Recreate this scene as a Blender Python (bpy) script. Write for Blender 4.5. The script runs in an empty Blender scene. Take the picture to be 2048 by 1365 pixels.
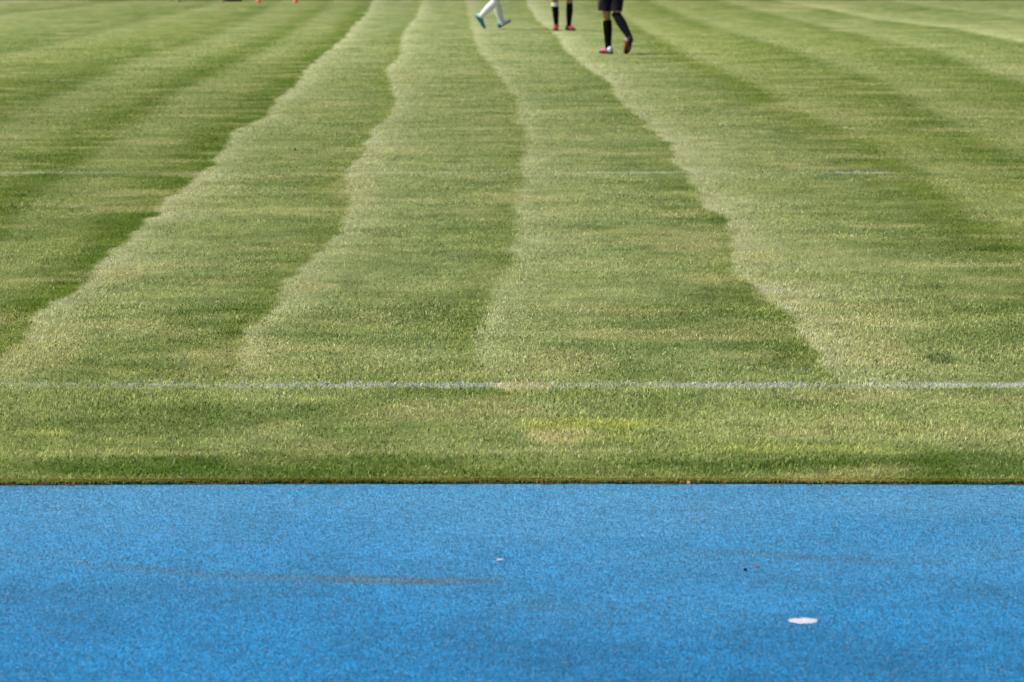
import bpy, bmesh, math, random
import numpy as np
from mathutils import Vector, Matrix

# ------------------------------------------------------------------ camera, sky, sun, exposure
scene = bpy.context.scene
COL = scene.collection
CAM_H = 1.5
FPX = 5051.0                     # focal length in pixels of the 2048 wide photograph
PITCH = math.atan((682.5 + 110) / FPX)
cam_d = bpy.data.cameras.new('camera')
cam = bpy.data.objects.new('camera', cam_d)
COL.objects.link(cam)
cam.location = (0, 0, CAM_H)
cam.rotation_euler = (math.pi / 2 - PITCH, 0, 0)
cam_d.sensor_width = 22.3
cam_d.lens = 22.3 * FPX / 2048
cam_d.clip_start = 0.05
cam_d.clip_end = 3000
cam_d.dof.use_dof = True
cam_d.dof.focus_distance = 9.3
cam_d.dof.aperture_fstop = 4.2
scene.camera = cam

SUN_EL = math.radians(52)
SUN_AZ = math.radians(-93)       # clockwise from +Y (view direction); sun on the left
world = bpy.data.worlds.new('World')
scene.world = world
world.use_nodes = True
wn = world.node_tree
sky = wn.nodes.new('ShaderNodeTexSky')
sky.sky_type = 'NISHITA'
sky.sun_disc = False
sky.sun_elevation = SUN_EL
sky.sun_rotation = SUN_AZ
sky.air_density = 1.0
sky.dust_density = 1.5
bg = wn.nodes['Background']
bg.inputs['Strength'].default_value = 0.075
wn.links.new(sky.outputs[0], bg.inputs['Color'])
sun_d = bpy.data.lights.new('sun', 'SUN')
sun_d.energy = 4.6
sun_d.angle = math.radians(0.53)
sun_d.color = (1.0, 0.955, 0.88)
sun = bpy.data.objects.new('sun', sun_d)
COL.objects.link(sun)
sdir = Vector((math.sin(SUN_AZ) * math.cos(SUN_EL), math.cos(SUN_AZ) * math.cos(SUN_EL), math.sin(SUN_EL)))
sun.rotation_euler = sdir.to_track_quat('Z', 'Y').to_euler()
sun.location = (-20, 0, 30)
scene.view_settings.view_transform = 'Standard'
scene.view_settings.look = 'None'
scene.view_settings.exposure = 0.25
scene.view_settings.gamma = 1.0

rng = np.random.default_rng(11)
random.seed(5)

# ------------------------------------------------------------------ helpers
def tag(o, label=None, cat=None, group=None, kind=None):
    if label: o['label'] = label
    if cat: o['category'] = cat
    if group: o['group'] = group
    if kind: o['kind'] = kind
    return o

def ground_at(px, py, z=0.0):
    """point of the pitch seen at a place of the photograph"""
    u = (px - 1024) / FPX
    v = (682.5 - py) / FPX
    c, s = math.cos(PITCH), math.sin(PITCH)
    d = (u, c + v * s, -s + v * c)
    t = (z - CAM_H) / d[2]
    return d[0] * t, d[1] * t

def np_mesh(name, verts, loops, starts, mat, col=None, parent=None, smooth=False):
    me = bpy.data.meshes.new(name)
    me.vertices.add(len(verts))
    me.vertices.foreach_set('co', np.ascontiguousarray(verts, dtype=np.float32).ravel())
    me.loops.add(len(loops))
    me.loops.foreach_set('vertex_index', np.ascontiguousarray(loops, dtype=np.int32))
    me.polygons.add(len(starts))
    me.polygons.foreach_set('loop_start', np.ascontiguousarray(starts, dtype=np.int32))
    if smooth:
        me.polygons.foreach_set('use_smooth', np.ones(len(starts), dtype=bool))
    me.update(calc_edges=True)
    if col is not None:
        a = me.attributes.new('tint', 'FLOAT_COLOR', 'POINT')
        c4 = np.ones((len(verts), 4), dtype=np.float32)
        c4[:, :3] = col
        a.data.foreach_set('color', c4.ravel())
    me.materials.append(mat)
    o = bpy.data.objects.new(name, me)
    COL.objects.link(o)
    if parent: o.parent = parent
    return o

def grid_mesh(name, X, Y, Z, mat, col=None, parent=None, smooth=True):
    r, c = X.shape
    v = np.stack([X, Y, Z], -1).reshape(-1, 3)
    i = np.arange(r * c).reshape(r, c)
    q = np.stack([i[:-1, :-1], i[:-1, 1:], i[1:, 1:], i[1:, :-1]], -1).reshape(-1)
    return np_mesh(name, v, q, np.arange(0, len(q), 4), mat,
                   None if col is None else col.reshape(-1, 3), parent, smooth)

TAB = rng.random((256, 256))
def vnoise(x, y, seed=0):
    x = x + seed * 37.13; y = y + seed * 91.71
    xi = np.floor(x).astype(int); yi = np.floor(y).astype(int)
    fx = x - xi; fy = y - yi
    fx = fx * fx * (3 - 2 * fx); fy = fy * fy * (3 - 2 * fy)
    a = TAB[xi & 255, yi & 255]; b = TAB[(xi + 1) & 255, yi & 255]
    c = TAB[xi & 255, (yi + 1) & 255]; d = TAB[(xi + 1) & 255, (yi + 1) & 255]
    return (a * (1 - fx) + b * fx) * (1 - fy) + (c * (1 - fx) + d * fx) * fy
def fbm(x, y, seed=0, octv=3):
    s = 0; a = 1; t = 0
    for k in range(octv):
        s = s + a * vnoise(x * 2 ** k, y * 2 ** k, seed + k * 5); t += a; a *= 0.55
    return s / t
def sstep(a, b, x):
    t = np.clip((x - a) / (b - a), 0, 1)
    return t * t * (3 - 2 * t)

# ------------------------------------------------------------------ materials
def nodes_of(name):
    m = bpy.data.materials.new(name)
    m.use_nodes = True
    nt = m.node_tree
    return m, nt, nt.nodes['Principled BSDF']

def simple_mat(name, color, rough=0.7, spec=0.3, noise=0.12, scale=60, bump=0.15):
    m, nt, b = nodes_of(name)
    tc = nt.nodes.new('ShaderNodeTexCoord')
    n = nt.nodes.new('ShaderNodeTexNoise'); n.inputs['Scale'].default_value = scale
    n.inputs['Detail'].default_value = 4
    nt.links.new(tc.outputs['Object'], n.inputs['Vector'])
    r = nt.nodes.new('ShaderNodeMapRange')
    r.inputs['To Min'].default_value = 1 - noise; r.inputs['To Max'].default_value = 1 + noise
    nt.links.new(n.outputs[0], r.inputs['Value'])
    mx = nt.nodes.new('ShaderNodeVectorMath'); mx.operation = 'SCALE'
    mx.inputs[0].default_value = color
    nt.links.new(r.outputs[0], mx.inputs['Scale'])
    nt.links.new(mx.outputs[0], b.inputs['Base Color'])
    bp = nt.nodes.new('ShaderNodeBump'); bp.inputs['Strength'].default_value = bump
    bp.inputs['Distance'].default_value = 0.004
    nt.links.new(n.outputs[0], bp.inputs['Height']); nt.links.new(bp.outputs[0], b.inputs['Normal'])
    b.inputs['Roughness'].default_value = rough
    b.inputs['Specular IOR Level'].default_value = spec
    return m

def blade_mat(name):
    m, nt, b = nodes_of(name)
    at = nt.nodes.new('ShaderNodeAttribute'); at.attribute_name = 'tint'
    nt.links.new(at.outputs['Color'], b.inputs['Base Color'])
    b.inputs['Roughness'].default_value = 0.5
    b.inputs['Specular IOR Level'].default_value = 0.45
    tr = nt.nodes.new('ShaderNodeBsdfTranslucent')
    nt.links.new(at.outputs['Color'], tr.inputs['Color'])
    mix = nt.nodes.new('ShaderNodeMixShader'); mix.inputs[0].default_value = 0.45
    out = nt.nodes['Material Output']
    nt.links.new(b.outputs[0], mix.inputs[1]); nt.links.new(tr.outputs[0], mix.inputs[2])
    nt.links.new(mix.outputs[0], out.inputs['Surface'])
    return m

def turf_mat():
    m, nt, b = nodes_of('turf')
    L = nt.links.new
    at = nt.nodes.new('ShaderNodeAttribute'); at.attribute_name = 'tint'
    tc = nt.nodes.new('ShaderNodeTexCoord')
    mp = nt.nodes.new('ShaderNodeMapping'); mp.inputs['Scale'].default_value = (1, 0.35, 1)
    L(tc.outputs['Object'], mp.inputs['Vector'])
    n1 = nt.nodes.new('ShaderNodeTexNoise'); n1.inputs['Scale'].default_value = 55; n1.inputs['Detail'].default_value = 6
    n1.inputs['Roughness'].default_value = 0.7
    L(mp.outputs[0], n1.inputs['Vector'])
    n2 = nt.nodes.new('ShaderNodeTexNoise'); n2.inputs['Scale'].default_value = 9; n2.inputs['Detail'].default_value = 5
    L(mp.outputs[0], n2.inputs['Vector'])
    ad = nt.nodes.new('ShaderNodeMath'); ad.operation = 'ADD'
    L(n1.outputs[0], ad.inputs[0]); L(n2.outputs[0], ad.inputs[1])
    r = nt.nodes.new('ShaderNodeMapRange')
    r.inputs['From Min'].default_value = 0.7; r.inputs['From Max'].default_value = 1.3
    r.inputs['To Min'].default_value = 0.72; r.inputs['To Max'].default_value = 1.28
    L(ad.outputs[0], r.inputs['Value'])
    mx = nt.nodes.new('ShaderNodeVectorMath'); mx.operation = 'SCALE'
    L(at.outputs['Color'], mx.inputs[0]); L(r.outputs[0], mx.inputs['Scale'])
    L(mx.outputs[0], b.inputs['Base Color'])
    bp = nt.nodes.new('ShaderNodeBump'); bp.inputs['Strength'].default_value = 0.35; bp.inputs['Distance'].default_value = 0.02
    L(n1.outputs[0], bp.inputs['Height']); L(bp.outputs[0], b.inputs['Normal'])
    b.inputs['Roughness'].default_value = 0.9
    b.inputs['Specular IOR Level'].default_value = 0.15
    return m

def soil_mat():
    m, nt, b = nodes_of('soil')
    L = nt.links.new
    tc = nt.nodes.new('ShaderNodeTexCoord')
    n = nt.nodes.new('ShaderNodeTexNoise'); n.inputs['Scale'].default_value = 70; n.inputs['Detail'].default_value = 8
    L(tc.outputs['Object'], n.inputs['Vector'])
    cr = nt.nodes.new('ShaderNodeValToRGB')
    cr.color_ramp.elements[0].position = 0.35; cr.color_ramp.elements[0].color = (0.022, 0.014, 0.008, 1)
    cr.color_ramp.elements[1].position = 0.7; cr.color_ramp.elements[1].color = (0.12, 0.07, 0.035, 1)
    L(n.outputs[0], cr.inputs[0]); L(cr.outputs[0], b.inputs['Base Color'])
    bp = nt.nodes.new('ShaderNodeBump'); bp.inputs['Distance'].default_value = 0.01
    L(n.outputs[0], bp.inputs['Height']); L(bp.outputs[0], b.inputs['Normal'])
    b.inputs['Roughness'].default_value = 0.95
    return m

def track_mat():
    """blue rubber granules bound in resin, with worn and dirty marks"""
    m, nt, b = nodes_of('track_rubber')
    L = nt.links.new
    N = nt.nodes.new
    at = N('ShaderNodeAttribute'); at.attribute_name = 'tint'
    tc = N('ShaderNodeTexCoord')
    v = N('ShaderNodeTexVoronoi'); v.inputs['Scale'].default_value = 190; v.inputs['Randomness'].default_value = 1
    n1 = N('ShaderNodeTexNoise'); n1.inputs['Scale'].default_value = 115; n1.inputs['Detail'].default_value = 5
    n1.inputs['Roughness'].default_value = 0.75
    n2 = N('ShaderNodeTexNoise'); n2.inputs['Scale'].default_value = 28; n2.inputs['Detail'].default_value = 6
    n2.inputs['Roughness'].default_value = 0.7
    for n in (v, n1, n2): L(tc.outputs['Object'], n.inputs['Vector'])
    sx = N('ShaderNodeSeparateXYZ'); L(v.outputs['Color'], sx.inputs[0])
    # per granule tone
    r1 = N('ShaderNodeMapRange'); r1.inputs['To Min'].default_value = 0.5; r1.inputs['To Max'].default_value = 1.6
    L(sx.outputs[0], r1.inputs['Value'])
    r2 = N('ShaderNodeMapRange'); r2.inputs['From Min'].default_value = 0.3; r2.inputs['From Max'].default_value = 0.7
    r2.inputs['To Min'].default_value = 0.8; r2.inputs['To Max'].default_value = 1.2
    L(n2.outputs[0], r2.inputs['Value'])
    mu = N('ShaderNodeMath'); mu.operation = 'MULTIPLY'; L(r1.outputs[0], mu.inputs[0]); L(r2.outputs[0], mu.inputs[1])
    sc = N('ShaderNodeVectorMath'); sc.operation = 'SCALE'
    L(at.outputs['Color'], sc.inputs[0]); L(mu.outputs[0], sc.inputs['Scale'])
    # few pale worn granules
    gt = N('ShaderNodeMath'); gt.operation = 'GREATER_THAN'; gt.inputs[1].default_value = 0.965
    L(sx.outputs[1], gt.inputs[0])
    mf = N('ShaderNodeMath'); mf.operation = 'MULTIPLY'; mf.inputs[1].default_value = 0.4; L(gt.outputs[0], mf.inputs[0])
    mx = N('ShaderNodeMix'); mx.data_type = 'RGBA'
    L(mf.outputs[0], mx.inputs[0]); L(sc.outputs[0], mx.inputs[6]); mx.inputs[7].default_value = (0.42, 0.5, 0.55, 1)
    L(mx.outputs[2], b.inputs['Base Color'])
    h = N('ShaderNodeMath'); h.operation = 'MULTIPLY_ADD'; h.inputs[1].default_value = 1.0
    L(n1.outputs[0], h.inputs[0])
    hv = N('ShaderNodeMath'); hv.operation = 'MULTIPLY'; hv.inputs[1].default_value = -0.5; L(v.outputs['Distance'], hv.inputs[0])
    L(hv.outputs[0], h.inputs[2])
    bp = N('ShaderNodeBump'); bp.inputs['Strength'].default_value = 1.0; bp.inputs['Distance'].default_value = 0.013
    L(h.outputs[0], bp.inputs['Height']); L(bp.outputs[0], b.inputs['Normal'])
    b.inputs['Roughness'].default_value = 0.5
    b.inputs['Specular IOR Level'].default_value = 0.3
    return m

M_TURF, M_BLADE, M_SOIL, M_TRACK = turf_mat(), blade_mat('grass_blade'), soil_mat(), track_mat()

# ------------------------------------------------------------------ mowing pattern of the pitch, in metres on the ground
# each seam between two mower passes: a polyline, and how soft it is (m)
SEAMS_PX = [
    ([(-420,150),(0,30),(200,10),(300,-5)], .25),
    ([(-300,215),(0,118),(150,80),(300,42),(430,10),(470,-5)], .22),
    ([(-300,400),(0,262),(150,185),(300,118),(430,78),(540,22),(580,-5)], .22),
    ([(-250,760),(0,505),(110,375),(260,262),(365,185),(500,118),(600,62),(670,6),(680,-5)], .16),
    ([(-170,960),(-60,790),(25,705),(85,625),(145,580),(180,550),(225,505),(270,475),(320,420),(380,360),(415,340),(450,295),(465,260),(530,235),(550,205),(595,165),(615,135),(685,80),(710,48),(730,30),(742,12),(748,-5)], .018),
    ([(440,1000),(465,800),(485,670),(550,605),(575,565),(610,525),(650,500),(692,450),(697,400),(692,355),(700,325),(732,295),(737,265),(775,235),(790,200),(785,170),(773,140),(800,110),(808,62),(832,35),(842,10),(845,-5)], .018),
    ([(1060,900),(1020,850),(990,760),(960,700),(975,640),(990,590),(1024,535),(1031,485),(1036,450),(1034,385),(1044,340),(1054,300),(1046,260),(1034,225),(1038,198),(1010,165),(980,130),(962,105),(950,80),(942,50),(935,20),(932,-5)], .03),
    ([(1960,960),(1850,860),(1740,790),(1650,735),(1626,705),(1599,650),(1554,605),(1504,565),(1469,525),(1464,485),(1454,440),(1404,395),(1384,355),(1359,330),(1344,290),(1304,265),(1274,230),(1239,200),(1219,165),(1174,135),(1129,100),(1114,70),(1075,40),(1058,12),(1052,-5)], .018),
    ([(2500,700),(2250,560),(2048,480),(1975,435),(1890,370),(1830,330),(1770,290),(1650,240),(1585,212),(1520,170),(1400,118),(1330,80),(1230,22),(1200,-5)], .12),
    ([(2500,440),(2048,305),(1930,250),(1850,205),(1750,150),(1590,98),(1440,55),(1340,18),(1290,-5)], .18),
    ([(2600,300),(2048,165),(1890,105),(1700,62),(1560,30),(1470,8),(1440,-5)], .18),
    ([(2600,170),(2048,85),(1900,55),(1760,40),(1650,18),(1560,2),(1500,-5)], .12),
    ([(2600,90),(2048,35),(1850,12),(1750,-5)], .2),
]
SEAMS = []
for pl, soft in SEAMS_PX:
    pts = sorted([ground_at(x, y, .013)[::-1] for x, y in pl])
    SEAMS.append((np.array([p[0] for p in pts]), np.array([p[1] for p in pts]), soft))

def seam_x(k, Y):
    ys, xs, s = SEAMS[k]
    x = np.interp(Y, ys, xs)
    # small wobble of the mower
    return x + (0.05 * (vnoise(Y * 5.5, Y * 0 + k * 2.3, 6) - 0.5) if s < .05 else 0) + 0.06 * (vnoise(Y * 3.1, Y * 0 + k * 3.7, 3) - 0.5) + 0.03 * (vnoise(Y * 11, Y * 0 + k * 1.7, 4) - 0.5)

EDGE_Y = ground_at(1024, 967)[1]
def edge_y(X):
    """near edge of the turf, gently bowed"""
    return EDGE_Y - 0.010 * (X / 1.4) ** 2 * np.where(X < 0, 1.9, 1.0).clip(0, 3) * (np.abs(X) < 3) - 0.012 * np.where(np.abs(X) >= 3, 4.5, 0) * 0 \
        + 0.006 * (vnoise(X * 9, X * 0, 7) - 0.5)

LINES = [(ground_at(1024, 769.5, .013)[1], 0.100), (ground_at(1024, 344, .013)[1], 0.11)]
DARK_G = np.array([0.145, 0.240, 0.010]); LIGHT_G = np.array([0.52, 0.56, 0.15])   # lush passes on the flanks
DARK_O = np.array([0.128, 0.212, 0.032]); LIGHT_O = np.array([0.67, 0.74, 0.33])   # drier middle
PALE = np.array([0.80, 0.80, 0.50]); STRAW = np.array([0.72, 0.66, 0.31]); YEL = np.array([0.62, 0.67, 0.19])
PATCHES = [  # px, py, half width px, half height px, strength: yellowish or dry spots lying in the lawn
    (1180, 845, 170, 14, 1.0), (1360, 850, 90, 8, .5), (640, 797, 60, 5, .7), (95, 865, 60, 6, .9), (1230, 874, 90, 9, .6),
    (1530, 895, 150, 9, .7), (1700, 897, 110, 8, .6), (1490, 806, 40, 5, .5), (250, 878, 80, 8, .4), (1790, 903, 60, 5, .5),
    (1100, 176, 60, 3, .4), (1740, 168, 40, 3, .6), (560, 420, 120, 5, .25), (1130, 590, 60, 4, .4)]
DRY = [(1050, 770, 75, 11, 1.0), (1125, 868, 85, 22, .9), (1120, 722, 120, 30, .35), (1730, 690, 110, 35, .4), (80, 700, 90, 50, .4),
       (1680, 790, 150, 16, .4), (230, 905, 300, 6, .35), (620, 572, 50, 12, .5), (1560, 595, 60, 16, .4), (1520, 510, 50, 14, .4),
       (900, 900, 500, 4, .3), (1560, 20, 70, 4, .4), (1620, 12, 90, 5, .5), (700, 370, 40, 30, .35), (730, 395, 25, 25, .25), (330,130,110,2,.4)]
DARKP = [(1880, 716, 36, 11, .9), (1580, 715, 40, 20, .35), (1380, 640, 190, 60, .25), (420, 640, 120, 50, .25), (705, 97, 25, 3, .5),
         (1435, 440, 20, 8, .3), (1310, 850, 60, 6, .2), (980, 815, 120, 12, .25), (350, 830, 250, 22, .25), (820, 930, 900, 26, .35), (1900, 925, 400, 26, .3)]
def blobs(lst, X, Y):
    s = np.zeros_like(X)
    for px, py, hw, hh, st in lst:
        x0, y0 = ground_at(px, py, .013); x1, _ = ground_at(px + hw, py, .013); _, ya = ground_at(px, py - hh, .013); _, yb = ground_at(px, py + hh, .013)
        rx = x1 - x0; ry = (ya - yb) / 2
        d = ((X - x0) / rx) ** 2 + ((Y - y0) / ry) ** 2
        d = d * (0.6 + 0.9 * vnoise(X / rx * 2.3, Y / ry * 2.3, 9))
        s = np.maximum(s, st * (1 - sstep(0.35, 1.25, d)))
    return s

def pattern(X, Y):
    """colour of the lawn at a place on the ground"""
    Lt = np.full(X.shape, 0.45); Gr = np.zeros(X.shape); Pa = np.zeros(X.shape)
    edges = [seam_x(k, Y) for k in range(len(SEAMS))]
    n = len(edges)
    # tone just right of each seam, and just left of the next one; greenness of each pass
    RIGHT = [.5, .55, .6, .60, .80, .80, .62, .80, .72, .66, .66, .95, .6]
    NEXT = [.22, .16, .08, .04, .37, .40, .36, .22, .18, .2, .22, .3, .3]
    GREEN = [.5, .75, .95, 1.0, .22, .1, .08, .25, .75, .7, .5, .35, .3]
    warp = 0.10 * (fbm(X * 2.2, Y * 1.2, 21) - 0.5)
    Xw = X + warp * 0.5
    for k in range(-1, n):
        a = edges[k] if k >= 0 else edges[0] - 2.6
        b = edges[k + 1] if k + 1 < n else a + 2.6
        t = np.clip((Xw - a) / np.maximum(b - a, 0.05), 0, 1)
        kk = max(k, 0)
        mid = 0.45 if kk in (4, 5, 6, 7) else 0.42
        fall = np.exp(-t / (0.09 + 0.15 * vnoise(Y * 2.2, Y * 0 + k, 8))) * (0.55 + 0.9 * vnoise(Y * 1.7, Y * 0 + k * 2, 9)) * (0.35 + 1.3 * fbm(X * 3, Y * 7, 10))
        low = mid + (NEXT[kk] - mid) * sstep(0.35, 0.97, t)
        prof = low + (RIGHT[kk] - mid) * fall
        if kk in (7,):   # the green band beyond the last sharp seam
            g = GREEN[kk] + (0.75) * sstep(.6, .95, t)
        elif kk == 3 or kk == 2:
            g = 0.55 + 0.45 * sstep(.3, .9, t)
        else:
            g = GREEN[kk] + 0 * t
        g = g + 0.45 * sstep(.72, 1, t) * (SEAMS[min(k + 1, n - 1)][2] < .05)
        pa = fall * {4: .64, 5: .58, 6: .46, 7: .64}.get(kk, .22)
        soft_a = SEAMS[kk][2]
        w = sstep(-soft_a * 1.6, soft_a * 1.6, Xw - a) if k >= 0 else 1.0
        Lt = Lt * (1 - w) + prof * w
        Gr = Gr * (1 - w) + g * w
        Pa = Pa * (1 - w) + pa * w
    # towards the near end the passes dissolve: the mower turned here
    e = edge_y(X)
    near = 1 - sstep(1.3, 2.3, Y - e)
    base_n = 0.50 + 0.55 * (fbm(X * 1.3, Y * 2.2, 31) - 0.5)
    Lt = Lt * (1 - near * 0.95) + base_n * near * 0.95
    Gr = Gr * (1 - near) + 0.3 * near
    strip = 1 - sstep(0.18, 0.62, Y - e + 0.08 * (vnoise(X * 4, Y * 4, 2) - .5))
    Lt = Lt - 0.13 * strip + 0.3 * (fbm(X * 5, Y * 9, 33) - .5) * strip; Gr = Gr + 0.22 * strip
    lip = 1 - sstep(0.03, 0.06, Y - e)
    # blotches
    f = np.clip((Y - 9) / 20, 0, 1)
    Lt = Lt + 0.30 * (fbm(X * 1.6, Y * 2.6, 41) - 0.5) + 0.46 * (fbm(X * 3.4, Y * 6.5, 51) - 0.5) + 0.34 * (fbm(X * 6.5, Y * 15, 55) - 0.5) \
         + 0.24 * (fbm(X * 0.9, Y * 1.0, 44) - 0.5)
    Gr = Gr + 0.4 * (fbm(X * 1.1, Y * 1.5, 61) - 0.5)
    Lt = Lt - blobs(DARKP, X, Y) * 0.7
    Lt = np.clip(Lt, 0, 1.15)[..., None]; Gr = np.clip(Gr, 0, 1)[..., None]
    cO = DARK_O + (LIGHT_O - DARK_O) * Lt
    cG = DARK_G + (LIGHT_G - DARK_G) * Lt
    c = cO * (1 - Gr) + cG * Gr
    pa = np.clip(Pa * (1 - near * .8), 0, .85)[..., None]
    c = c * (1 - pa) + PALE * pa
    sy = np.clip((fbm(X * 1.9, Y * 3.6, 71) - 0.56) * 5, 0, 1) * 0.45
    sy = np.maximum(sy, blobs(DRY, X, Y))[..., None]
    c = c * (1 - sy) + STRAW * sy
    yy = np.clip((fbm(X * 2.3, Y * 4.2, 81) - 0.62) * 6, 0, 1) * 0.22
    yy = np.maximum(yy, blobs(PATCHES, X, Y))[..., None] * 0.9
    c = c * (1 - yy) + YEL * yy
    c = c * (1 - 0.25 * lip[..., None]) + np.array([.33, .30, .09]) * 0.25 * lip[..., None]
    # faded dry band along the far touchline
    far = np.exp(-((Y - FAR_LINE) / 0.9) ** 2)[..., None] * 0.6
    c = c * (1 - far) + np.array([.45, .42, .20]) * far
    return c
FAR_LINE = ground_at(1024, 7.5)[1]

def line_mask(X, Y):
    """how much paint is left on the marking lines"""
    m = np.zeros(X.shape)
    u = X / Y * FPX + 1024        # direction from the middle of the stand side, only used to lay the worn stretches out
    y0, w = LINES[0]
    wear = np.interp(X, [-1.75, -1.55, -1.1, -.65, -.35, -.08, -.02, .12, .16, .45, .60, .95, 1.05, 1.22, 1.4, 1.8, 4],
                        [.1, .3, .5, .7, .85, 1, .3, .3, .5, .5, 1, .95, .5, .45, .9, 1, .6])
    wear = np.clip(wear * .82 * (0.5 + 0.9 * fbm(X * 7, Y * 3, 91)), 0, 1)
    m = np.maximum(m, wear * (np.abs(Y - y0 + 0.010 * (vnoise(X * 4, X * 0, 5) - .5)) < w / 2))
    y1, w1 = LINES[1]
    wear = np.interp(X, [-4, -3.3, -3.0, -2.4, -.7, -.5, .05, .2, .5, .9, 1.2, 1.3, 2.0, 2.2, 2.45, 2.55, 4],
                        [.1, .5, .45, .12, .15, .3, .3, .12, .35, .6, .45, .1, .15, .75, .7, .1, .05])
    wear = np.clip(wear * 1.1 * (0.55 + 0.9 * fbm(X * 5, Y * 3, 95)), 0, 1)
    m = np.maximum(m, wear * (np.abs(Y - y1) < w1 / 2))
    return m

# ------------------------------------------------------------------ setting
SOIL_Z = 0.008
# ground sheet to the horizon
gm = simple_mat('far_ground', (0.16, 0.20, 0.07), 0.95, 0.1, 0.3, 0.6, 0.1)
bm = bmesh.new()
for v in ((-900, -300), (900, -300), (900, 1500), (-900, 1500)): bm.verts.new((v[0], v[1], -0.02))
bm.faces.new(bm.verts); me = bpy.data.meshes.new('ground'); bm.to_mesh(me); bm.free(); me.materials.append(gm)
tag(bpy.data.objects.new('ground', me), 'flat ground round the sports field', None, None, 'structure')
COL.objects.link(bpy.data.objects['ground'])

# soil sheet of the pitch, its colour follows the lawn
FAR_END = ground_at(1024, 0.9)[1]
rows = 620; cols = 420
inv = np.linspace(1 / (EDGE_Y), 1 / FAR_END, rows)
Yr = 1 / inv
s = np.linspace(-1, 1, cols)
S = np.sign(s) * np.abs(s) ** 1.3
Yg = np.repeat(Yr[:, None], cols, 1)
Xg = S[None, :] * (Yg * 0.215 + 1.6) * np.where(np.abs(s) > 0.985, 3.0, 1.0)[None, :]
e0 = edge_y(Xg)
Yg = Yg + (e0 - EDGE_Y) * np.exp(-(Yg - EDGE_Y) / 0.6)
cg = pattern(Xg, Yg)
Zg = np.full(Xg.shape, SOIL_Z) + 0.006 * (vnoise(Xg * 2, Yg * 2, 12) - 0.5) * np.clip((Yg - EDGE_Y) / 0.3, 0, 1)
# thatch slightly browner; shade of the gaps between blades painted in, less far out
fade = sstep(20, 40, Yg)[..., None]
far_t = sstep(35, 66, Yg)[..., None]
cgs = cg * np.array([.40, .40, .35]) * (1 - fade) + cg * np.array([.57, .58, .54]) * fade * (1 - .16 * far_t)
lm = line_mask(Xg, Yg)[..., None] * .3
cgs = cgs * (1 - lm) + np.array([.66, .68, .66]) * lm
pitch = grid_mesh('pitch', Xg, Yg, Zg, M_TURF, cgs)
tag(pitch, 'mown football pitch of green turf beyond the blue track', None, None, 'structure')

# cut edge of the turf: crumbly soil face above the track
xs = np.linspace(-8, 8, 2600)
ey = edge_y(xs)
zt = SOIL_Z + 0.001
prof = [(0.004, zt, 0.0), (-0.002, zt * 0.75, 1.0), (-0.007, zt * 0.35, 1.6), (-0.010, 0.0005, 2.0)]
Xe = np.repeat(xs[None, :], 4, 0)
Ye = np.stack([ey + p[0] * 1.0 - 0.010 * p[2] * (fbm(xs * 30, xs * 0 + i, 15) - 0.35) for i, p in enumerate(prof)])
Ze = np.stack([np.full(xs.shape, p[1]) for p in prof])
edge = grid_mesh('soil_edge', Xe[::-1], Ye[::-1], Ze[::-1], M_SOIL, parent=None)
tag(edge, 'thin line of dark soil where the turf is cut against the blue track', None, None, 'structure')

# blue running track
BLUE = np.array([0.010, 0.232, 0.515])
tx = np.linspace(-4.5, 4.5, 500); ty = np.concatenate([np.linspace(-6, 4.2, 24)[:-1], np.linspace(4.2, EDGE_Y + 0.12, 460)])
tx = np.concatenate([[-40, -12], tx, [12, 40]])
XT, YT = np.meshgrid(tx, ty)
tone = 1 + 0.5 * (fbm(XT * 1.3, YT * 1.8, 101) - 0.5) + 0.45 * (fbm(XT * 7, YT * 8, 111) - 0.5)
ct = BLUE[None, None] * tone[..., None]
worn = np.clip((fbm(XT * 0.9, YT * 1.6, 121) - 0.45) * 2.5, 0, 1)[..., None] * 0.22   # rubbed paler
worn = worn + (0.50 * sstep(1.9, 0, EDGE_Y - YT) * (0.5 + fbm(XT * 2, YT * 3, 125)))[..., None]   # paler towards the turf edge
ct = ct * (1 - worn) + np.array([0.12, 0.39, 0.64]) * worn
def smear(pts, wid, st, seed):
    P = [ground_at(x, y) for x, y in pts]
    yc = np.interp(XT, [p[0] for p in P], [p[1] for p in P])
    a = np.interp(XT, [p[0] for p in P], st)
    d = np.abs(YT - yc) / wid
    return a * (1 - sstep(0.2, 1.0, d)) * (0.45 + 0.9 * fbm(XT * 14, YT * 25, seed))
g = smear([(90, 1122), (150, 1128), (400, 1148), (560, 1156), (700, 1159), (900, 1162), (985, 1163), (1040, 1160)], 0.055, [0, .2, .35, .45, .75, .95, .45, 0], 131)[..., None]
ct = ct * (1 - g) + np.array([0.10, 0.165, 0.215]) * g
g = smear([(690, 1156), (720, 1159), (850, 1161), (930, 1163)], 0.016, [0, .4, .1, 0], 133)[..., None]
ct = ct * (1 - g) + np.array([0.36, 0.40, 0.38]) * g
g = smear([(1280, 1103), (1480, 1106), (1600, 1114), (1760, 1124), (2000, 1128)], 0.05, [0, .35, .5, .4, 0], 135)[..., None]
ct = ct * (1 - g) + np.array([0.07, 0.16, 0.24]) * g
g = smear([(900, 1215), (1100, 1212), (1300, 1216)], 0.06, [0, .3, 0], 137)[..., None]
ct = ct * (1 - g) + np.array([0.07, 0.18, 0.28]) * g
ZT = 0 * XT + 0.0
track = grid_mesh('track', XT, YT, ZT, M_TRACK, ct)
tag(track, 'blue rubber running track in the foreground', None, None, 'structure')

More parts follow.
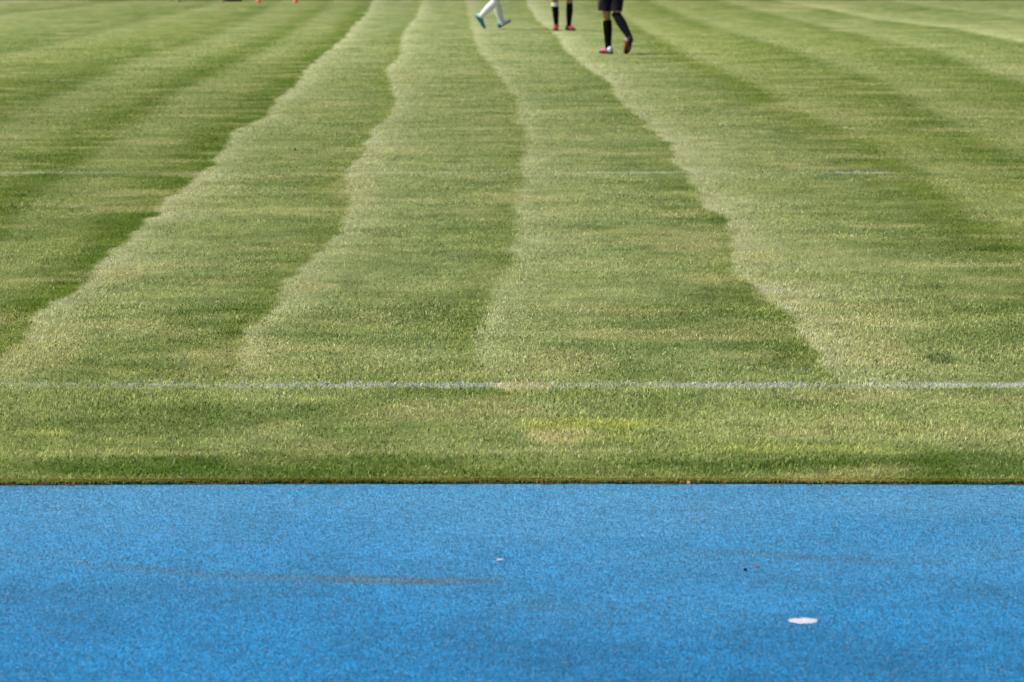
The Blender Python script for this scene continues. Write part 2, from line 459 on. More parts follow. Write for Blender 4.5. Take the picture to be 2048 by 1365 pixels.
# far side: kerb and track behind the far touchline
kerb_m = simple_mat('kerb_concrete', (0.10, 0.075, 0.05), 0.9, 0.2, 0.2, 8)
bm = bmesh.new()
bmesh.ops.create_cube(bm, size=1, matrix=Matrix.Translation((0, FAR_END + 0.10, 0.02)) @ Matrix.Diagonal((80, 0.14, 0.09, 1)))
bmesh.ops.bevel(bm, geom=bm.edges[:], offset=0.012, segments=2, affect='EDGES')
me = bpy.data.meshes.new('kerb'); bm.to_mesh(me); bm.free(); me.materials.append(kerb_m)
kerb = bpy.data.objects.new('kerb', me); COL.objects.link(kerb)
tag(kerb, 'low dark kerb along the far end of the pitch', None, None, 'structure')
X2, Y2 = np.meshgrid(np.linspace(-60, 60, 60), np.linspace(FAR_END + 0.17, FAR_END + 9, 10))
far_track = grid_mesh('far_track', X2, Y2, 0 * X2, M_TRACK, np.broadcast_to(BLUE, X2.shape + (3,)).copy())
tag(far_track, 'blue running track beyond the far kerb', None, None, 'structure')

# ------------------------------------------------------------------ grass blades
def blades(P, col, h, w, lean, seg2):
    n = len(P)
    a = rng.uniform(0, 2 * math.pi, n)
    la = rng.uniform(0, 2 * math.pi, n)
    side = np.stack([np.cos(a), np.sin(a), 0 * a], -1) * (w / 2)[:, None]
    ld = np.stack([np.cos(la), np.sin(la), 0 * la], -1) * (lean * h)[:, None]
    up = np.zeros((n, 3)); up[:, 2] = h
    if seg2:
        mid = P + up * 0.6 + ld * 0.35
        tip = P + up * (1 - 0.25 * lean[:, None]) + ld
        V = np.stack([P - side, P + side, mid + side * 0.8, mid - side * 0.8, tip], 1)
        i = (np.arange(n) * 5)[:, None]
        lp = (i + np.array([[0, 1, 2, 3, 3, 2, 4]])).reshape(-1)
        st = (np.arange(n)[:, None] * 7 + np.array([[0, 4]])).reshape(-1)
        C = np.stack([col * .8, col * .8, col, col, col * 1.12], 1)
    else:
        tip = P + up * (1 - 0.2 * lean[:, None]) + ld
        V = np.stack([P - side, P + side, tip], 1)
        i = (np.arange(n) * 3)[:, None]
        lp = (i + np.array([[0, 1, 2]])).reshape(-1)
        st = np.arange(n) * 3
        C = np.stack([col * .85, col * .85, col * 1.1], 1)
    return V.reshape(-1, 3), C.reshape(-1, 3), lp, st

class Acc:
    def __init__(s): s.V = []; s.C = []; s.L = []; s.S = []; s.nv = 0; s.nl = 0
    def add(s, V, C, L, S):
        s.V.append(V); s.C.append(C); s.L.append(L + s.nv); s.S.append(S + s.nl); s.nv += len(V); s.nl += len(L)
    def build(s, name, mat):
        return np_mesh(name, np.concatenate(s.V), np.concatenate(s.L), np.concatenate(s.S), mat, np.concatenate(s.C))
lawn, paint = Acc(), Acc()
ZONES = [  # y0, y1, blades per m2, height, width, side margin, two segments
    (EDGE_Y - 0.05, 8.4, 13500, .0145, .0031, 0.9, True),
    (8.4, 10.5, 10500, .0145, .0035, 0.8, True),
    (10.5, 14, 6000, .015, .0048, 0.8, False),
    (14, 20, 3600, .015, .0058, 0.8, False),
    (20, 30, 1500, .016, .0085, 0.8, False),
    (30, 46, 450, .017, .0130, 0.8, False)]
for y0, y1, dens, bh, bw, marg, seg2 in ZONES:
    w0 = 0.2027 * y0 * 1.03 + marg; w1 = 0.2027 * y1 * 1.03 + marg
    n = int(dens * (y1 - y0) * (w0 + w1))
    Y = rng.uniform(y0, y1, n); X = rng.uniform(-w1, w1, n)
    k = np.abs(X) < (0.2027 * 1.03 * Y + marg)
    X, Y = X[k], Y[k]
    # clump slightly
    X = X + 0.006 * rng.normal(size=len(X)); Y = Y + 0.006 * rng.normal(size=len(Y))
    k = Y > edge_y(X) + 0.001
    X, Y = X[k], Y[k]
    if y1 > 40:
        k = rng.random(len(Y)) < 1 - sstep(36, 46, Y); X, Y = X[k], Y[k]
    n = len(X)
    c = pattern(X, Y)
    v = np.clip(rng.normal(1.02, 0.40, n), 0.30, 2.1)[:, None]
    c = c * v
    r = rng.random(n)
    c = np.where((r < 0.10)[:, None], c * np.array([1.35, 1.15, 1.0]), c)        # a drier blade here and there
    c = np.where((r > 0.88)[:, None], c * np.array([.72, .95, .62]), c)
    pm = line_mask(X, Y) > rng.random(n)
    h = bh * rng.uniform(0.6, 1.25, n)
    # longer, ragged blades at the cut edge
    de = Y - edge_y(X)
    h = h * (1 + 0.5 * (de < 0.03) * rng.random(n))
    w = bw * rng.uniform(0.7, 1.3, n)
    lean = np.clip(rng.normal(0.65, 0.35, n), 0.05, 1.5)
    P = np.stack([X, Y, np.full(n, SOIL_Z - 0.002)], -1)
    a = ~pm
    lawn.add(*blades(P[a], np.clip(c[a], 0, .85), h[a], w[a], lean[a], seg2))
    if pm.any():
        cw = np.array([.73, .73, .66]) * rng.uniform(0.75, 1.1, (pm.sum(), 1))
        paint.add(*blades(P[pm], np.clip(cw, 0, .85), h[pm] * 1.05, w[pm] * 1.2, lean[pm], seg2))
# overhanging fringe at the cut edge
n = 60000
X = rng.uniform(-3.0, 3.0, n)
k = rng.random(n) < 0.25 + 0.75 * sstep(.35, .6, vnoise(X * 14, X * 0, 17) * .5 + vnoise(X * 60, X * 0, 18) * .35 + .15 * sstep(-1.2, .2, X))
X = X[k]; n = len(X)
Y = edge_y(X) + rng.uniform(-.003, .010, n)
c = pattern(X, Y + .05) * rng.uniform(.5, 1.25, (n, 1)) * np.array([1.05, .95, .7])
B = np.stack([X, Y, np.full(n, SOIL_Z)], -1)
T = B + np.stack([rng.normal(0, .004, n), -rng.uniform(.004, .013, n), -rng.uniform(-.004, .0065, n)], -1)
M = (B + T) / 2 + np.array([0, -.001, .003]); sd = np.array([1, 0, 0]) * .0014
V = np.stack([B - sd, B + sd, M + sd, M - sd, T], 1).reshape(-1, 3)
lawn.add(V, np.repeat(np.clip(c, 0, .85), 5, 0), ((np.arange(n) * 5)[:, None] + np.array([[0, 1, 2, 3, 3, 2, 4]])).reshape(-1), (np.arange(n)[:, None] * 7 + np.array([[0, 4]])).reshape(-1))
n = 26000
X = rng.uniform(-3.0, 3.0, n); Y = edge_y(X) + rng.uniform(0.0, 0.012, n)
c = pattern(X, Y) * rng.uniform(.6, 1.3, (n, 1)) * np.array([1.1, 1.0, .8])
lawn.add(*blades(np.stack([X, Y, np.full(n, SOIL_Z - .002)], -1), np.clip(c, 0, .85), rng.uniform(.007, .015, n), np.full(n, .0028), np.clip(rng.normal(.9, .4, n), .1, 1.8), True))
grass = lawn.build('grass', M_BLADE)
tag(grass, 'short mown green grass of the football pitch', 'grass', None, 'stuff')
lines = paint.build('line_marking', M_BLADE)
tag(lines, 'faded white lines painted across the grass', None, None, 'structure')

# ------------------------------------------------------------------ small things on the track
def lump(name, pts, mat, loc, thick, label, cat, rot=0, up=0.0):
    bm = bmesh.new()
    n = len(pts)
    bot = [bm.verts.new((x, y, 0.0)) for x, y in pts]
    top = [bm.verts.new((x * .9, y * .9, thick * (1 + up * x * 8))) for x, y in pts]
    c = bm.verts.new((0, 0, thick * 1.15))
    for i in range(n):
        j = (i + 1) % n
        bm.faces.new((bot[i], bot[j], top[j], top[i])); bm.faces.new((top[i], top[j], c))
    me = bpy.data.meshes.new(name); bm.to_mesh(me); bm.free(); me.materials.append(mat)
    o = bpy.data.objects.new(name, me); COL.objects.link(o)
    o.location = (loc[0], loc[1], 0.001); o.rotation_euler.z = rot
    return tag(o, label, cat)
white_m = simple_mat('road_paint', (.58, .56, .60), .8, .2, .3, 260, .9)
pk = []
for i in range(40):
    a = i / 40 * 2 * math.pi
    x = 0.033 * math.copysign(abs(math.cos(a)) ** .75, math.cos(a)); y = 0.026 * math.copysign(abs(math.sin(a)) ** .8, math.sin(a))
    if x < 0: y *= 1 - .45 * (-x / .033) ** 1.2
    pk.append((x + random.uniform(-.002, .002), y * .9 + random.uniform(-.0035, .0035)))
lump('paint_mark', pk, white_m, ground_at(1606, 1243), .0012, 'small oval white paint mark on the blue track at lower right', 'paint mark')
lump('paper_scrap', [(-.008, -.003), (.007, -.004), (.009, .002), (.002, .004), (-.007, .003)], simple_mat('paper', (.8, .74, .74), .8), ground_at(1000, 1123), .004,
     'tiny white scrap lying on the blue track above the dark smear', 'scrap', .2, .5)
lump('pebble', [(-.004, -.004), (.003, -.005), (.005, .001), (.001, .005), (-.004, .003)], simple_mat('dark_stone', (.03, .015, .015), .7), ground_at(1490, 1142), .005,
     'tiny dark pebble on the blue track above the white mark', 'pebble')
lump('dry_leaf', [(-.006, -.004), (.004, -.005), (.007, .001), (.001, .004), (-.005, .003)], simple_mat('dry_leaf', (.30, .12, .10), .8), ground_at(1514, 1135), .0025,
     'tiny reddish dry leaf beside the dark pebble on the track', 'leaf')
lump('petal', [(-.005, -.006), (.005, -.006), (.006, .004), (-.004, .005)], simple_mat('petal', (.75, .42, .25), .7), ground_at(1377, 969), .006,
     'tiny orange petal lying on the track against the turf edge', 'petal')

for px, py, lab in ((590, 300, 'tiny dark clod on the grass inside the left pale stripe'), (362, 227, 'tiny dark clod on the lush green stripe at far left')):
    gx, gy = ground_at(px, py, .015)
    o = lump('soil_clod', [(-.008, -.006), (.005, -.008), (.009, .002), (.002, .008), (-.007, .005)], M_SOIL, (gx, gy), .014, lab, 'clod')
    o.location.z = SOIL_Z + .004

# ------------------------------------------------------------------ people
def bm_obj(name, bm, mat, parent=None, smooth=True):
    bmesh.ops.recalc_face_normals(bm, faces=bm.faces[:])
    for f in bm.faces: f.smooth = smooth
    me = bpy.data.meshes.new(name); bm.to_mesh(me); bm.free()
    for m in (mat if isinstance(mat, (list, tuple)) else [mat]): me.materials.append(m)
    o = bpy.data.objects.new(name, me); COL.objects.link(o)
    if parent: o.parent = parent
    return o

def tube(bm, path, radii, n=18, caps=(True, True), wob=0.0, mat=0, flat=1.0):
    """loft round sections along a path"""
    path = [Vector(p) for p in path]
    rings = []
    up = Vector((0.02, 1, 0.03)).normalized()
    for i, p in enumerate(path):
        t = (path[min(i + 1, len(path) - 1)] - path[max(i - 1, 0)]).normalized()
        a = t.cross(up).normalized(); b = a.cross(t).normalized()
        r = radii[i]; rx, ry = r if isinstance(r, tuple) else (r, r)
        ring = []
        for k in range(n):
            ang = 2 * math.pi * k / n
            w = 1 + wob * math.sin(3 * ang + i) + wob * .6 * math.sin(7 * ang + 2 * i)
            ring.append(bm.verts.new(p + a * math.cos(ang) * rx * w + b * math.sin(ang) * ry * w))
        rings.append(ring)
    for r0, r1 in zip(rings, rings[1:]):
        for k in range(n):
            f = bm.faces.new((r0[k], r0[(k + 1) % n], r1[(k + 1) % n], r1[k])); f.material_index = mat
    for c, ring in ((caps[0], rings[0]), (caps[1], rings[-1])):
        if c:
            f = bm.faces.new(ring); f.material_index = mat
    return rings

def skin_figure(name, joints, edges, mat):
    """one continuous body grown round a skeleton"""
    names = list(joints); idx = {k: i for i, k in enumerate(names)}
    me = bpy.data.meshes.new(name)
    me.from_pydata([joints[k][0] for k in names], [(idx[a], idx[b]) for a, b in edges], [])
    o = bpy.data.objects.new(name, me); COL.objects.link(o)
    sk = o.modifiers.new('skin', 'SKIN'); sk.use_smooth_shade = True
    sv = me.skin_vertices[0].data
    for k in names:
        r = joints[k][1]
        sv[idx[k]].radius = r if isinstance(r, tuple) else (r, r)
        sv[idx[k]].use_root = (k == 'pelvis')
    ss = o.modifiers.new('sub', 'SUBSURF'); ss.levels = 2; ss.render_levels = 2
    dg = bpy.context.evaluated_depsgraph_get()
    m2 = bpy.data.meshes.new_from_object(o.evaluated_get(dg))
    m2.name = name
    m2.materials.clear(); m2.materials.append(mat)
    o.modifiers.clear(); o.data = m2
    return o

def lerp(a, b, t): return Vector(a).lerp(Vector(b), t)

def hand(J, E, wrist, side, el, fwd):
    w = Vector(wrist); d = (w - Vector(el)).normalized()
    s = Vector(fwd) - d * d.dot(Vector(fwd)); s.normalize()       # thumb side
    c = d.cross(s).normalized() * side
    pm = side_name = ('l' if side < 0 else 'r')
    J['palm_' + pm] = (w + d * .05, (.034, .018)); E.append(('wrist_' + pm, 'palm_' + pm))
    J['knuck_' + pm] = (w + d * .085, (.036, .014)); E.append(('palm_' + pm, 'knuck_' + pm))
    for i, (o, ln) in enumerate(((.027, .068), (.009, .078), (-.010, .072), (-.027, .056))):
        b = w + d * .092 + s * o
        J[f'f{i}a_{pm}'] = (b, .0095); J[f'f{i}b_{pm}'] = (b + d * ln * .5 + c * ln * .12, .0085); J[f'f{i}c_{pm}'] = (b + d * ln * .85 + c * ln * .42, .007)
        E += [('knuck_' + pm, f'f{i}a_{pm}'), (f'f{i}a_{pm}', f'f{i}b_{pm}'), (f'f{i}b_{pm}', f'f{i}c_{pm}')]
    J['th_a' + pm] = (w + d * .03 + s * .034, .011); J['th_b' + pm] = (w + d * .065 + s * .052 + c * .012, .009); J['th_c' + pm] = (w + d * .088 + s * .054 + c * .02, .0075)
    E += [('palm_' + pm, 'th_a' + pm), ('th_a' + pm, 'th_b' + pm), ('th_b' + pm, 'th_c' + pm)]

def boot(parent, heel, toe, ankle, mats, wide=1.0):
    """football boot between heel and toe points, collar round the ankle"""
    heel, toe, ankle = Vector(heel), Vector(toe), Vector(ankle)
    f = (toe - heel); ln = f.length; f.normalize()
    u = ankle - heel; u = (u - f * u.dot(f)).normalized()
    s = f.cross(u).normalized()
    st = [(0.0, .018, .030, .006), (.02, .030, .060, .0), (.10, .034, .082, .0), (.22, .035, .092, .0), (.36, .034, .088, .0), (.50, .037, .070, .0),
          (.64, .042, .058, .0), (.78, .044, .050, .002), (.90, .037, .042, .006), (.97, .024, .032, .010), (1.0, .010, .024, .014)]
    bm = bmesh.new(); rings = []
    n = 20
    for t, hw, top, bot in st:
        hw *= wide * 1.2; top *= 1.22; ring = []
        for k in range(n):
            a = 2 * math.pi * k / n
            y = math.cos(a) * hw * (1 if math.sin(a) < 0 else (1 - .25 * math.sin(a)))
            z = (bot + .012 + top) / 2 + math.sin(a) * (top - bot - .012) / 2
            ring.append(bm.verts.new(heel + f * t * ln + s * y + u * z))
        rings.append(ring)
    for i, (r0, r1) in enumerate(zip(rings, rings[1:])):
        for k in range(n):
            fc = bm.faces.new((r0[k], r0[(k + 1) % n], r1[(k + 1) % n], r1[k]))
            fc.material_index = 1 if st[i][0] < .16 else (2 if st[i][0] > .6 else 0)
    bm.faces.new(rings[0]); bm.faces.new(rings[-1])
    # tongue and laces ridge
    for t in (.40, .46, .52, .58):
        tube(bm, [heel + f * t * ln + s * -.018 + u * (.088 - (t - .36) * .12), heel + f * t * ln + u * (.096 - (t - .36) * .12), heel + f * t * ln + s * .018 + u * (.088 - (t - .36) * .12)], [.0028] * 3, 6, mat=1)
    b = bm_obj('boot', bm, mats[:3], parent)
    bm = bmesh.new(); rings = []
    for t, hw, top, bot in st:
        hw = hw * wide * 1.23; c = heel + f * (t * ln * 1.01 - .001)
        rings.append([bm.verts.new(c + s * hw + u * (bot + .016)), bm.verts.new(c - s * hw + u * (bot + .016)), bm.verts.new(c - s * hw * .92 + u * (bot + .004)), bm.verts.new(c + s * hw * .92 + u * (bot + .004))])
    for r0, r1 in zip(rings, rings[1:]):
        for k in range(4): bm.faces.new((r0[k], r0[(k + 1) % 4], r1[(k + 1) % 4], r1[k]))
    bm.faces.new(rings[0]); bm.faces.new(rings[-1])
    for t, y in ((.1, -.02), (.1, .013), (.22, -.02), (.22, .013), (.66, -.028), (.66, .028), (.78, -.028), (.78, .028), (.9, 0)):
        c = heel + f * t * ln + s * y + u * .006
        tube(bm, [c, c - u * .010], [.007, .004], 8)
    bm_obj('sole', bm, mats[3], b, smooth=False)
    return b

SKIN = simple_mat('skin', (.42, .22, .14), .55, .35, .08, 30, .05)
def person(px, py, scale_px, label, L, R, hips, mats, sock_top, pants, lean=(0, 0, 0), hair_c=(.03, .02, .015), shirt_c=(.03, .03, .035), arms=None, face=(0, -1, 0), wid=1.0, group=None):
    """L and R: knee, ankle, heel, toe in metres from the spot between the feet"""
    ox, oy = ground_at(px, py)
    hl, hr = Vector(hips[0]), Vector(hips[1])
    pel = (hl + hr) / 2 + Vector((0, 0, .06))
    lean = Vector(lean)
    acr = (hr - hl); acr.z = 0; acr.normalize()
    J, E = {}, []
    J['pelvis'] = (pel, (.135, .10)); J['waist'] = (pel + Vector((0, 0, .17)) + lean * .3, (.12, .09)); J['chest'] = (pel + Vector((0, 0, .36)) + lean * .7, (.15, .11))
    J['neck0'] = (pel + Vector((0, 0, .50)) + lean, (.075, .065)); J['neck'] = (pel + Vector((0, 0, .58)) + lean, .052)
    F = Vector(face).normalized()
    hd = pel + Vector((0, 0, .70)) + lean * 1.1
    J['jaw'] = (hd + Vector((0, 0, -.045)) + F * .012, (.062, .070)); J['head'] = (hd + Vector((0, 0, .025)), (.076, .092)); J['crown'] = (hd + Vector((0, 0, .09)), (.06, .075))
    E += [('pelvis', 'waist'), ('waist', 'chest'), ('chest', 'neck0'), ('neck0', 'neck'), ('neck', 'jaw'), ('jaw', 'head'), ('head', 'crown')]
    J['nose'] = (hd + F * .100 + Vector((0, 0, -.005)), .011); E.append(('head', 'nose'))
    for nm, hip, leg in (('l', hl, L), ('r', hr, R)):
        kn, an, he, to = [Vector(v) for v in leg]
        J['hip_' + nm] = (hip, .088); J['thigh_' + nm] = (lerp(hip, kn, .45), .080); J['knee_' + nm] = (kn, .055)
        J['calf_' + nm] = (lerp(kn, an, .32), .054); J['shin_' + nm] = (lerp(kn, an, .7), .040); J['ankle_' + nm] = (an, .034)
        J['foot_' + nm] = (lerp(he, to, .55) + (an - he) * .25, (.018, .014)); J['toes_' + nm] = (lerp(he, to, .80) + (an - he) * .22, (.012, .010))
        E += [('pelvis', 'hip_' + nm), ('hip_' + nm, 'thigh_' + nm), ('thigh_' + nm, 'knee_' + nm), ('knee_' + nm, 'calf_' + nm), ('calf_' + nm, 'shin_' + nm), ('shin_' + nm, 'ankle_' + nm), ('ankle_' + nm, 'foot_' + nm), ('foot_' + nm, 'toes_' + nm)]
    A = {}
    for nm, sg, off in (('l', -1, (arms or {}).get('l')), ('r', 1, (arms or {}).get('r'))):
        sh = J['neck0'][0] + acr * sg * .175 + Vector((0, 0, -.035))
        elb = sh + (Vector(off[0]) if off else acr * sg * .06 + Vector((0, .02, -.27)))
        wr = elb + (Vector(off[1]) if off else acr * sg * .02 + F * .08 + Vector((0, 0, -.23)))
        J['shoulder_' + nm] = (sh, .056); J['elbow_' + nm] = (elb, .038); J['wrist_' + nm] = (wr, (.027, .022))
        E += [('neck0', 'shoulder_' + nm), ('shoulder_' + nm, 'elbow_' + nm), ('elbow_' + nm, 'wrist_' + nm)]
        hand(J, E, wr, sg, elb, F + acr * -sg * .2); A[nm] = (sh, elb)
    body = skin_figure('person', J, E, SKIN)
    body.location = (ox, oy, SOIL_Z + 0.006)
    tag(body, label, 'person', group)
    # socks
    for i, (leg, top) in enumerate(((L, sock_top[0]), (R, sock_top[1]))):
        kn, an, he, to = [Vector(v) for v in leg]
        bm = bmesh.new(); d = (kn - an)
        ts = [-.06, 0, .1, .25, .42, .58, .72, .84, .93, 1.02]; rr = [.044, .043, .044, .050, .058, .063, .064, .062, .060, .060]
        path = [an + d * t for t in ts if t <= top] + [an + d * top]
        rad = [r * wid for t, r in zip(ts, rr) if t <= top]; rad.append(np.interp(top, ts, rr) * wid)
        rings = tube(bm, path, rad, 20, (False, False), .012)
        tube(bm, [an + d * (top - .035), an + d * (top - .03), an + d * (top + .005)], [rad[-1] * 1.0, rad[-1] * 1.06, rad[-1] * 1.05], 20, (False, False), .012)
        so = bm_obj('sock', bm, mats['sock'], body)
        if mats.get('stripe'):
            side = Vector((-1, -.25, 0)) if i == 0 else Vector((1, -.1, 0))
            bm = bmesh.new(); pr = None
            tt = np.linspace(.28, top - .01, 12)
            for t in tt:
                r = float(np.interp(t, ts, rr)) * wid
                c = an + d * t + side.normalized() * r
                w = Vector((0, .022 if i == 0 else .009, 0)); o_ = side.normalized() * .006
                cur = [bm.verts.new(c - w + o_ * .2), bm.verts.new(c - w * .7 + o_), bm.verts.new(c + w * .7 + o_), bm.verts.new(c + w + o_ * .2), bm.verts.new(c - side.normalized() * .01)]
                if pr:
                    for k in range(5): bm.faces.new((pr[k], pr[(k + 1) % 5], cur[(k + 1) % 5], cur[k]))
                else: bm.faces.new(cur)
                pr = cur
            bm.faces.new(pr)
            bm_obj('stripe', bm, mats['stripe'], so)
        bt = boot(body, he, to, an, mats['boot'][i])
        if mats.get('boot_label'): bt['label'] = mats['boot_label'][i]
    # shorts
    bm = bmesh.new()
    tube(bm, [pel + Vector((0, 0, -.09)), pel + Vector((0, 0, -.02)), pel + Vector((0, 0, .06)), pel + Vector((0, 0, .13))], [(.15, .12), (.168, .132), (.158, .122), (.135, .105)], 26, (True, False), .01)
    for hip, leg, (hem, hr_) in ((hl, L, pants[0]), (hr, R, pants[1])):
        kn = Vector(leg[0]); hem = Vector(hem)
        tube(bm, [hip + Vector((0, 0, .05)), lerp(hip, hem, .3), lerp(hip, hem, .65), hem], [.095, .104, (hr_[0] + .104) / 2, hr_], 24, (True, False), .03)
        tube(bm, [hem + (hip - hem) * .02, lerp(hem, hip, .3)], [(hr_[0] * .96, hr_[1] * .96), .098], 24, (False, False), .03)
    sh = bm_obj('shorts', bm, mats['shorts'], body)
    if mats.get('piping'):
        bm = bmesh.new()
        hem, hr_ = Vector(pants[0][0]), pants[0][1]
        for a in (.12, 3.0):
            o_ = Vector((math.cos(a) * hr_[0] * .92, -abs(math.sin(a)) * hr_[1] - .035 - .02 * (a < 1), 0))
            tube(bm, [hem + o_ + Vector((0, 0, .005)), hem + o_ * 1.0 + Vector((.008, 0, .10)), lerp(hl, hem, .3) + o_ * 1.0 + Vector((.015, -.01, 0))], [.006, .006, .005], 8)
        bm_obj('piping', bm, mats['piping'], sh)
    # shirt
    bm = bmesh.new()
    tube(bm, [J['pelvis'][0] + Vector((0, 0, .04)), J['waist'][0], J['chest'][0], J['neck0'][0] + Vector((0, 0, -.03)), J['neck0'][0] + Vector((0, 0, .03))],
         [(.17, .135), (.16, .125), (.19, .145), (.17, .115), (.07, .07)], 26, (False, False), .012)
    for nm in 'lr':
        s_, e_ = A[nm]
        tube(bm, [lerp(s_, J['neck0'][0], .35), s_, lerp(s_, e_, .45), lerp(s_, e_, .8)], [.075, .072, .066, .068], 16, (True, False), .013)
    bm_obj('shirt', bm, simple_mat('shirt_cloth', shirt_c, .8, .2, .1, 20), body)
    bm = bmesh.new()
    bmesh.ops.create_uvsphere(bm, u_segments=24, v_segments=14, radius=1, matrix=Matrix.Translation(hd + Vector((0, 0, .055)) - F * .018) @ Matrix.Diagonal((.088, .104, .088, 1)))
    bmesh.ops.delete(bm, geom=[v for v in bm.verts if (v.co - hd).dot(F) > .055 and v.co.z < hd.z + .075 or v.co.z < hd.z - .03], context='VERTS')
    for v in bm.verts: v.co += Vector((random.uniform(-1, 1), random.uniform(-1, 1), random.uniform(-1, 1))) * .003
    bm_obj('hair', bm, simple_mat('hair', hair_c, .6, .4, .3, 90, .6), body)
    for sg in (-1, 1):
        bm = bmesh.new()
        side = F.cross(Vector((0, 0, 1))).normalized() * sg
        bmesh.ops.create_uvsphere(bm, u_segments=12, v_segments=8, radius=.011, matrix=Matrix.Translation(hd + F * .078 + side * .030 + Vector((0, 0, .022))))
        bm_obj('eye', bm, simple_mat('eye', (.5, .5, .5), .2), body)
        bm = bmesh.new()
        bmesh.ops.create_uvsphere(bm, u_segments=12, v_segments=8, radius=1, matrix=Matrix.Translation(hd + side * .080 + Vector((0, 0, .005))) @ Matrix.Diagonal((.012, .018, .030, 1)))
        bm_obj('ear', bm, SKIN, body)
    return body

BLACK = simple_mat('black_cloth', (.006, .006, .009), .9, .05)
DKGREY = simple_mat('dark_grey_cloth', (.014, .012, .020), .85, .1)
PIPE = simple_mat('grey_piping', (.16, .15, .19), .7, .2)
WHITE = simple_mat('white_cloth', (.78, .76, .82), .85, .2)
YELLOW = simple_mat('yellow_stripe', (.72, .80, .05), .7, .3)
RED = simple_mat('red_leather', (.36, .018, .012), .4, .5)
DRED = simple_mat('dark_red_leather', (.30, .005, .015), .4, .5)
PINK = simple_mat('pink_leather', (.62, .10, .22), .45, .5)
SILV = simple_mat('silver_leather', (.50, .45, .56), .4, .5)
LILAC = simple_mat('lilac_leather', (.42, .34, .62), .4, .5)
TEAL = simple_mat('teal_leather', (.02, .20, .36), .4, .5)
CYAN = simple_mat('pale_cyan_leather', (.42, .74, .76), .45, .5)
CREAM = simple_mat('cream_leather', (.78, .80, .70), .45, .5)
SOLE = simple_mat('black_sole', (.012, .012, .012), .5, .4)

# player striding to the right
p1 = person(985, 61, 113, 'person in white knee socks and teal boots striding right on the grass',
    L=((.065, -.06, .50), (-.205, -.05, .235), (-.315, -.05, .245), (-.145, -.05, .000)),
    R=((.040, .10, .505), (.170, .10, .105), (.115, .10, .012), (.345, .10, .145)),
    hips=((-.04, -.07, .92), (-.02, .10, .92)),
    mats=dict(sock=WHITE, shorts=DKGREY, boot=[[TEAL, CYAN, TEAL, SOLE], [CYAN, TEAL, CREAM, SOLE]]),
    sock_top=(1.08, 1.08), pants=(((.055, -.06, .62), (.115, .115)), ((.075, .10, .60), (.115, .115))),
    lean=(.10, 0, 0), face=(1, -.1, 0), shirt_c=(.72, .70, .75), wid=1.16,
    arms={'l': ((.14, -.06, -.24), (.20, -.02, .06)), 'r': ((-.14, .06, -.24), (.06, .02, -.22))})
# player standing, facing the camera
p2 = person(1127, 63, 115, 'person in black socks and red boots standing on the grass, white tape under one knee',
    L=((-.150, 0, .490), (-.125, .03, .090), (-.115, .08, .0), (-.150, -.17, .0)),
    R=((.108, 0, .490), (.095, .03, .090), (.055, .08, .0), (.190, -.12, .0)),
    hips=((-.095, .02, .90), (.085, .02, .90)),
    mats=dict(sock=BLACK, shorts=BLACK, stripe=None, boot=[[RED, RED, RED, SOLE], [RED, SOLE, DRED, SOLE]]),
    sock_top=(.85, .96), pants=(((-.135, 0, .545), (.105, .11)), ((.115, 0, .54), (.10, .11))),
    face=(-.2, -1, 0), shirt_c=(.02, .02, .025), wid=.93)
bm = bmesh.new()
tube(bm, [(-.144, .004, .425), (-.147, .002, .455), (-.150, 0, .490)], [.062, .065, .062], 20, (False, False), .01)
bm_obj('knee_tape', bm, WHITE, p2)
bm = bmesh.new()
tube(bm, [(-.212, -.01, .36), (-.214, -.01, .43), (-.207, -.01, .47)], [(.008, .013), (.011, .013), (.006, .013)], 10)
bm_obj('sock_tab', bm, YELLOW, p2)
# player walking away to the left
p3 = person(1215, 110, 147, 'person in black socks with yellow stripe walking away, one dark red boot heel raised',
    L=((-.012, .03, .515), (.012, .02, .095), (.058, -.05, .0), (-.098, .15, .0)),
    R=((.125, -.04, .530), (.285, -.26, .245), (.318, -.30, .215), (.262, -.17, -.005)),
    hips=((-.02, .02, .95), (.13, .02, .95)),
    mats=dict(sock=BLACK, shorts=DKGREY, stripe=YELLOW, piping=PIPE, boot=[[PINK, SILV, PINK, SOLE], [DRED, LILAC, DRED, SOLE]]),
    sock_top=(.86, 1.08), pants=(((-.045, .02, .585), (.092, .12)), ((.112, -.01, .585), (.088, .12))),
    face=(-.5, .9, 0), shirt_c=(.02, .02, .025), wid=1.02)

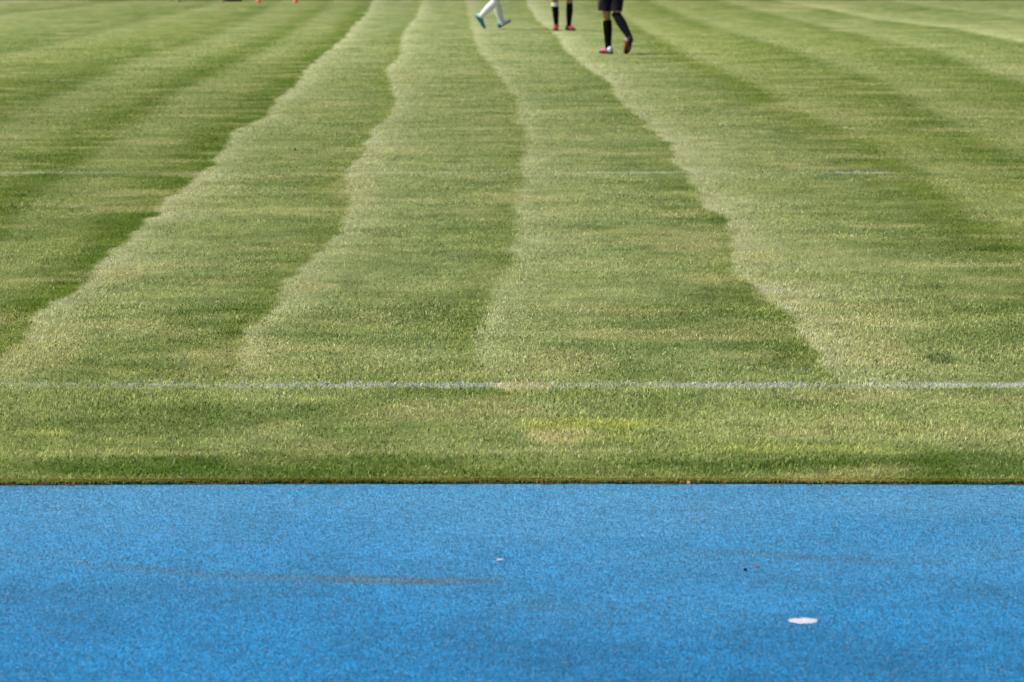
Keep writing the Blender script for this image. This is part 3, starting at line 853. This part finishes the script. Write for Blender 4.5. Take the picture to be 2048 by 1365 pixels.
# ------------------------------------------------------------------ kit at the far touchline
ORANGE = simple_mat('orange_plastic', (.95, .27, .12), .45, .4)
def cone(px, py, label):
    x, y = ground_at(px, py)
    root = bpy.data.objects.new('marker_cone', None); COL.objects.link(root); root.location = (x, y, SOIL_Z)
    tag(root, label, 'cone', 'orange marker cones at the far end')
    bm = bmesh.new()
    tube(bm, [(0, 0, .004), (0, 0, .013)], [.078, .072], 28)
    bm_obj('base', bm, ORANGE, root)
    bm = bmesh.new()
    tube(bm, [(0, 0, .015), (0, 0, .05), (0, 0, .16), (0, 0, .22), (0, 0, .228)], [.064, .058, .030, .018, .012], 28)
    bm_obj('cone', bm, ORANGE, root)
    return root
cone(517, 6.5, 'small orange marker cone at the far touchline beside the dark bag')
cone(591, 7, 'small orange marker cone at the far touchline, nearest to the striding player')
def ball(px, py, label):
    x, y = ground_at(px, py)
    bm = bmesh.new()
    bmesh.ops.create_icosphere(bm, subdivisions=4, radius=.11)
    dirs = [Vector(v).normalized() for v in [(0, s1, s2 * 1.618) for s1 in (1, -1) for s2 in (1, -1)] + [(s1, s2 * 1.618, 0) for s1 in (1, -1) for s2 in (1, -1)] + [(s2 * 1.618, 0, s1) for s1 in (1, -1) for s2 in (1, -1)]]
    for f in bm.faces:
        c = f.calc_center_median().normalized()
        if max(c.dot(d) for d in dirs) > .945: f.material_index = 1
    o = bm_obj('football', bm, [simple_mat('ball_white', (.80, .74, .70), .4, .5), simple_mat('ball_panel', (.70, .45, .40), .4, .5)])
    o.location = (x, y, SOIL_Z + .11)
    return tag(o, label, 'ball', 'balls lying at the far touchline')
ball(358, 4.6, 'pale football at the far touchline, right one of two')
ball(341, 2.2, 'pale football at the far touchline, left one of two')
x, y = ground_at(466, 4.2)
root = bpy.data.objects.new('sports_bag', None); COL.objects.link(root); root.location = (x, y + .15, SOIL_Z)
tag(root, 'dark sports bag lying on the grass at the far touchline', 'bag')
bm = bmesh.new()
tube(bm, [(-.26, 0, .13), (-.25, 0, .13), (-.12, 0, .14), (.05, 0, .14), (.22, 0, .13), (.23, 0, .13)], [(.09, .10), (.125, .13), (.138, .15), (.138, .15), (.125, .13), (.09, .10)], 24, wob=.02)
bm_obj('bag_body', bm, simple_mat('navy_canvas', (.03, .03, .045), .8), root)
for yy in (-.06, .06):
    bm = bmesh.new()
    tube(bm, [(-.10, yy, .26), (-.08, yy, .34), (0, yy * .6, .38), (.08, yy, .34), (.10, yy, .26)], [.010] * 5, 8)
    bm_obj('handle', bm, BLACK, root)
x, y = ground_at(447, 4.6)
bm = bmesh.new()
tube(bm, [(0, 0, 0), (0, 0, .012), (0, 0, .15), (0, 0, .18), (0, 0, .20), (0, 0, .225)], [.033, .036, .036, .024, .016, .016], 20)
o = bm_obj('drinks_bottle', bm, simple_mat('pink_plastic', (.62, .25, .20), .4))
o.location = (x, y - .1, SOIL_Z)
tag(o, 'pinkish drinks bottle standing against the dark bag', 'bottle')
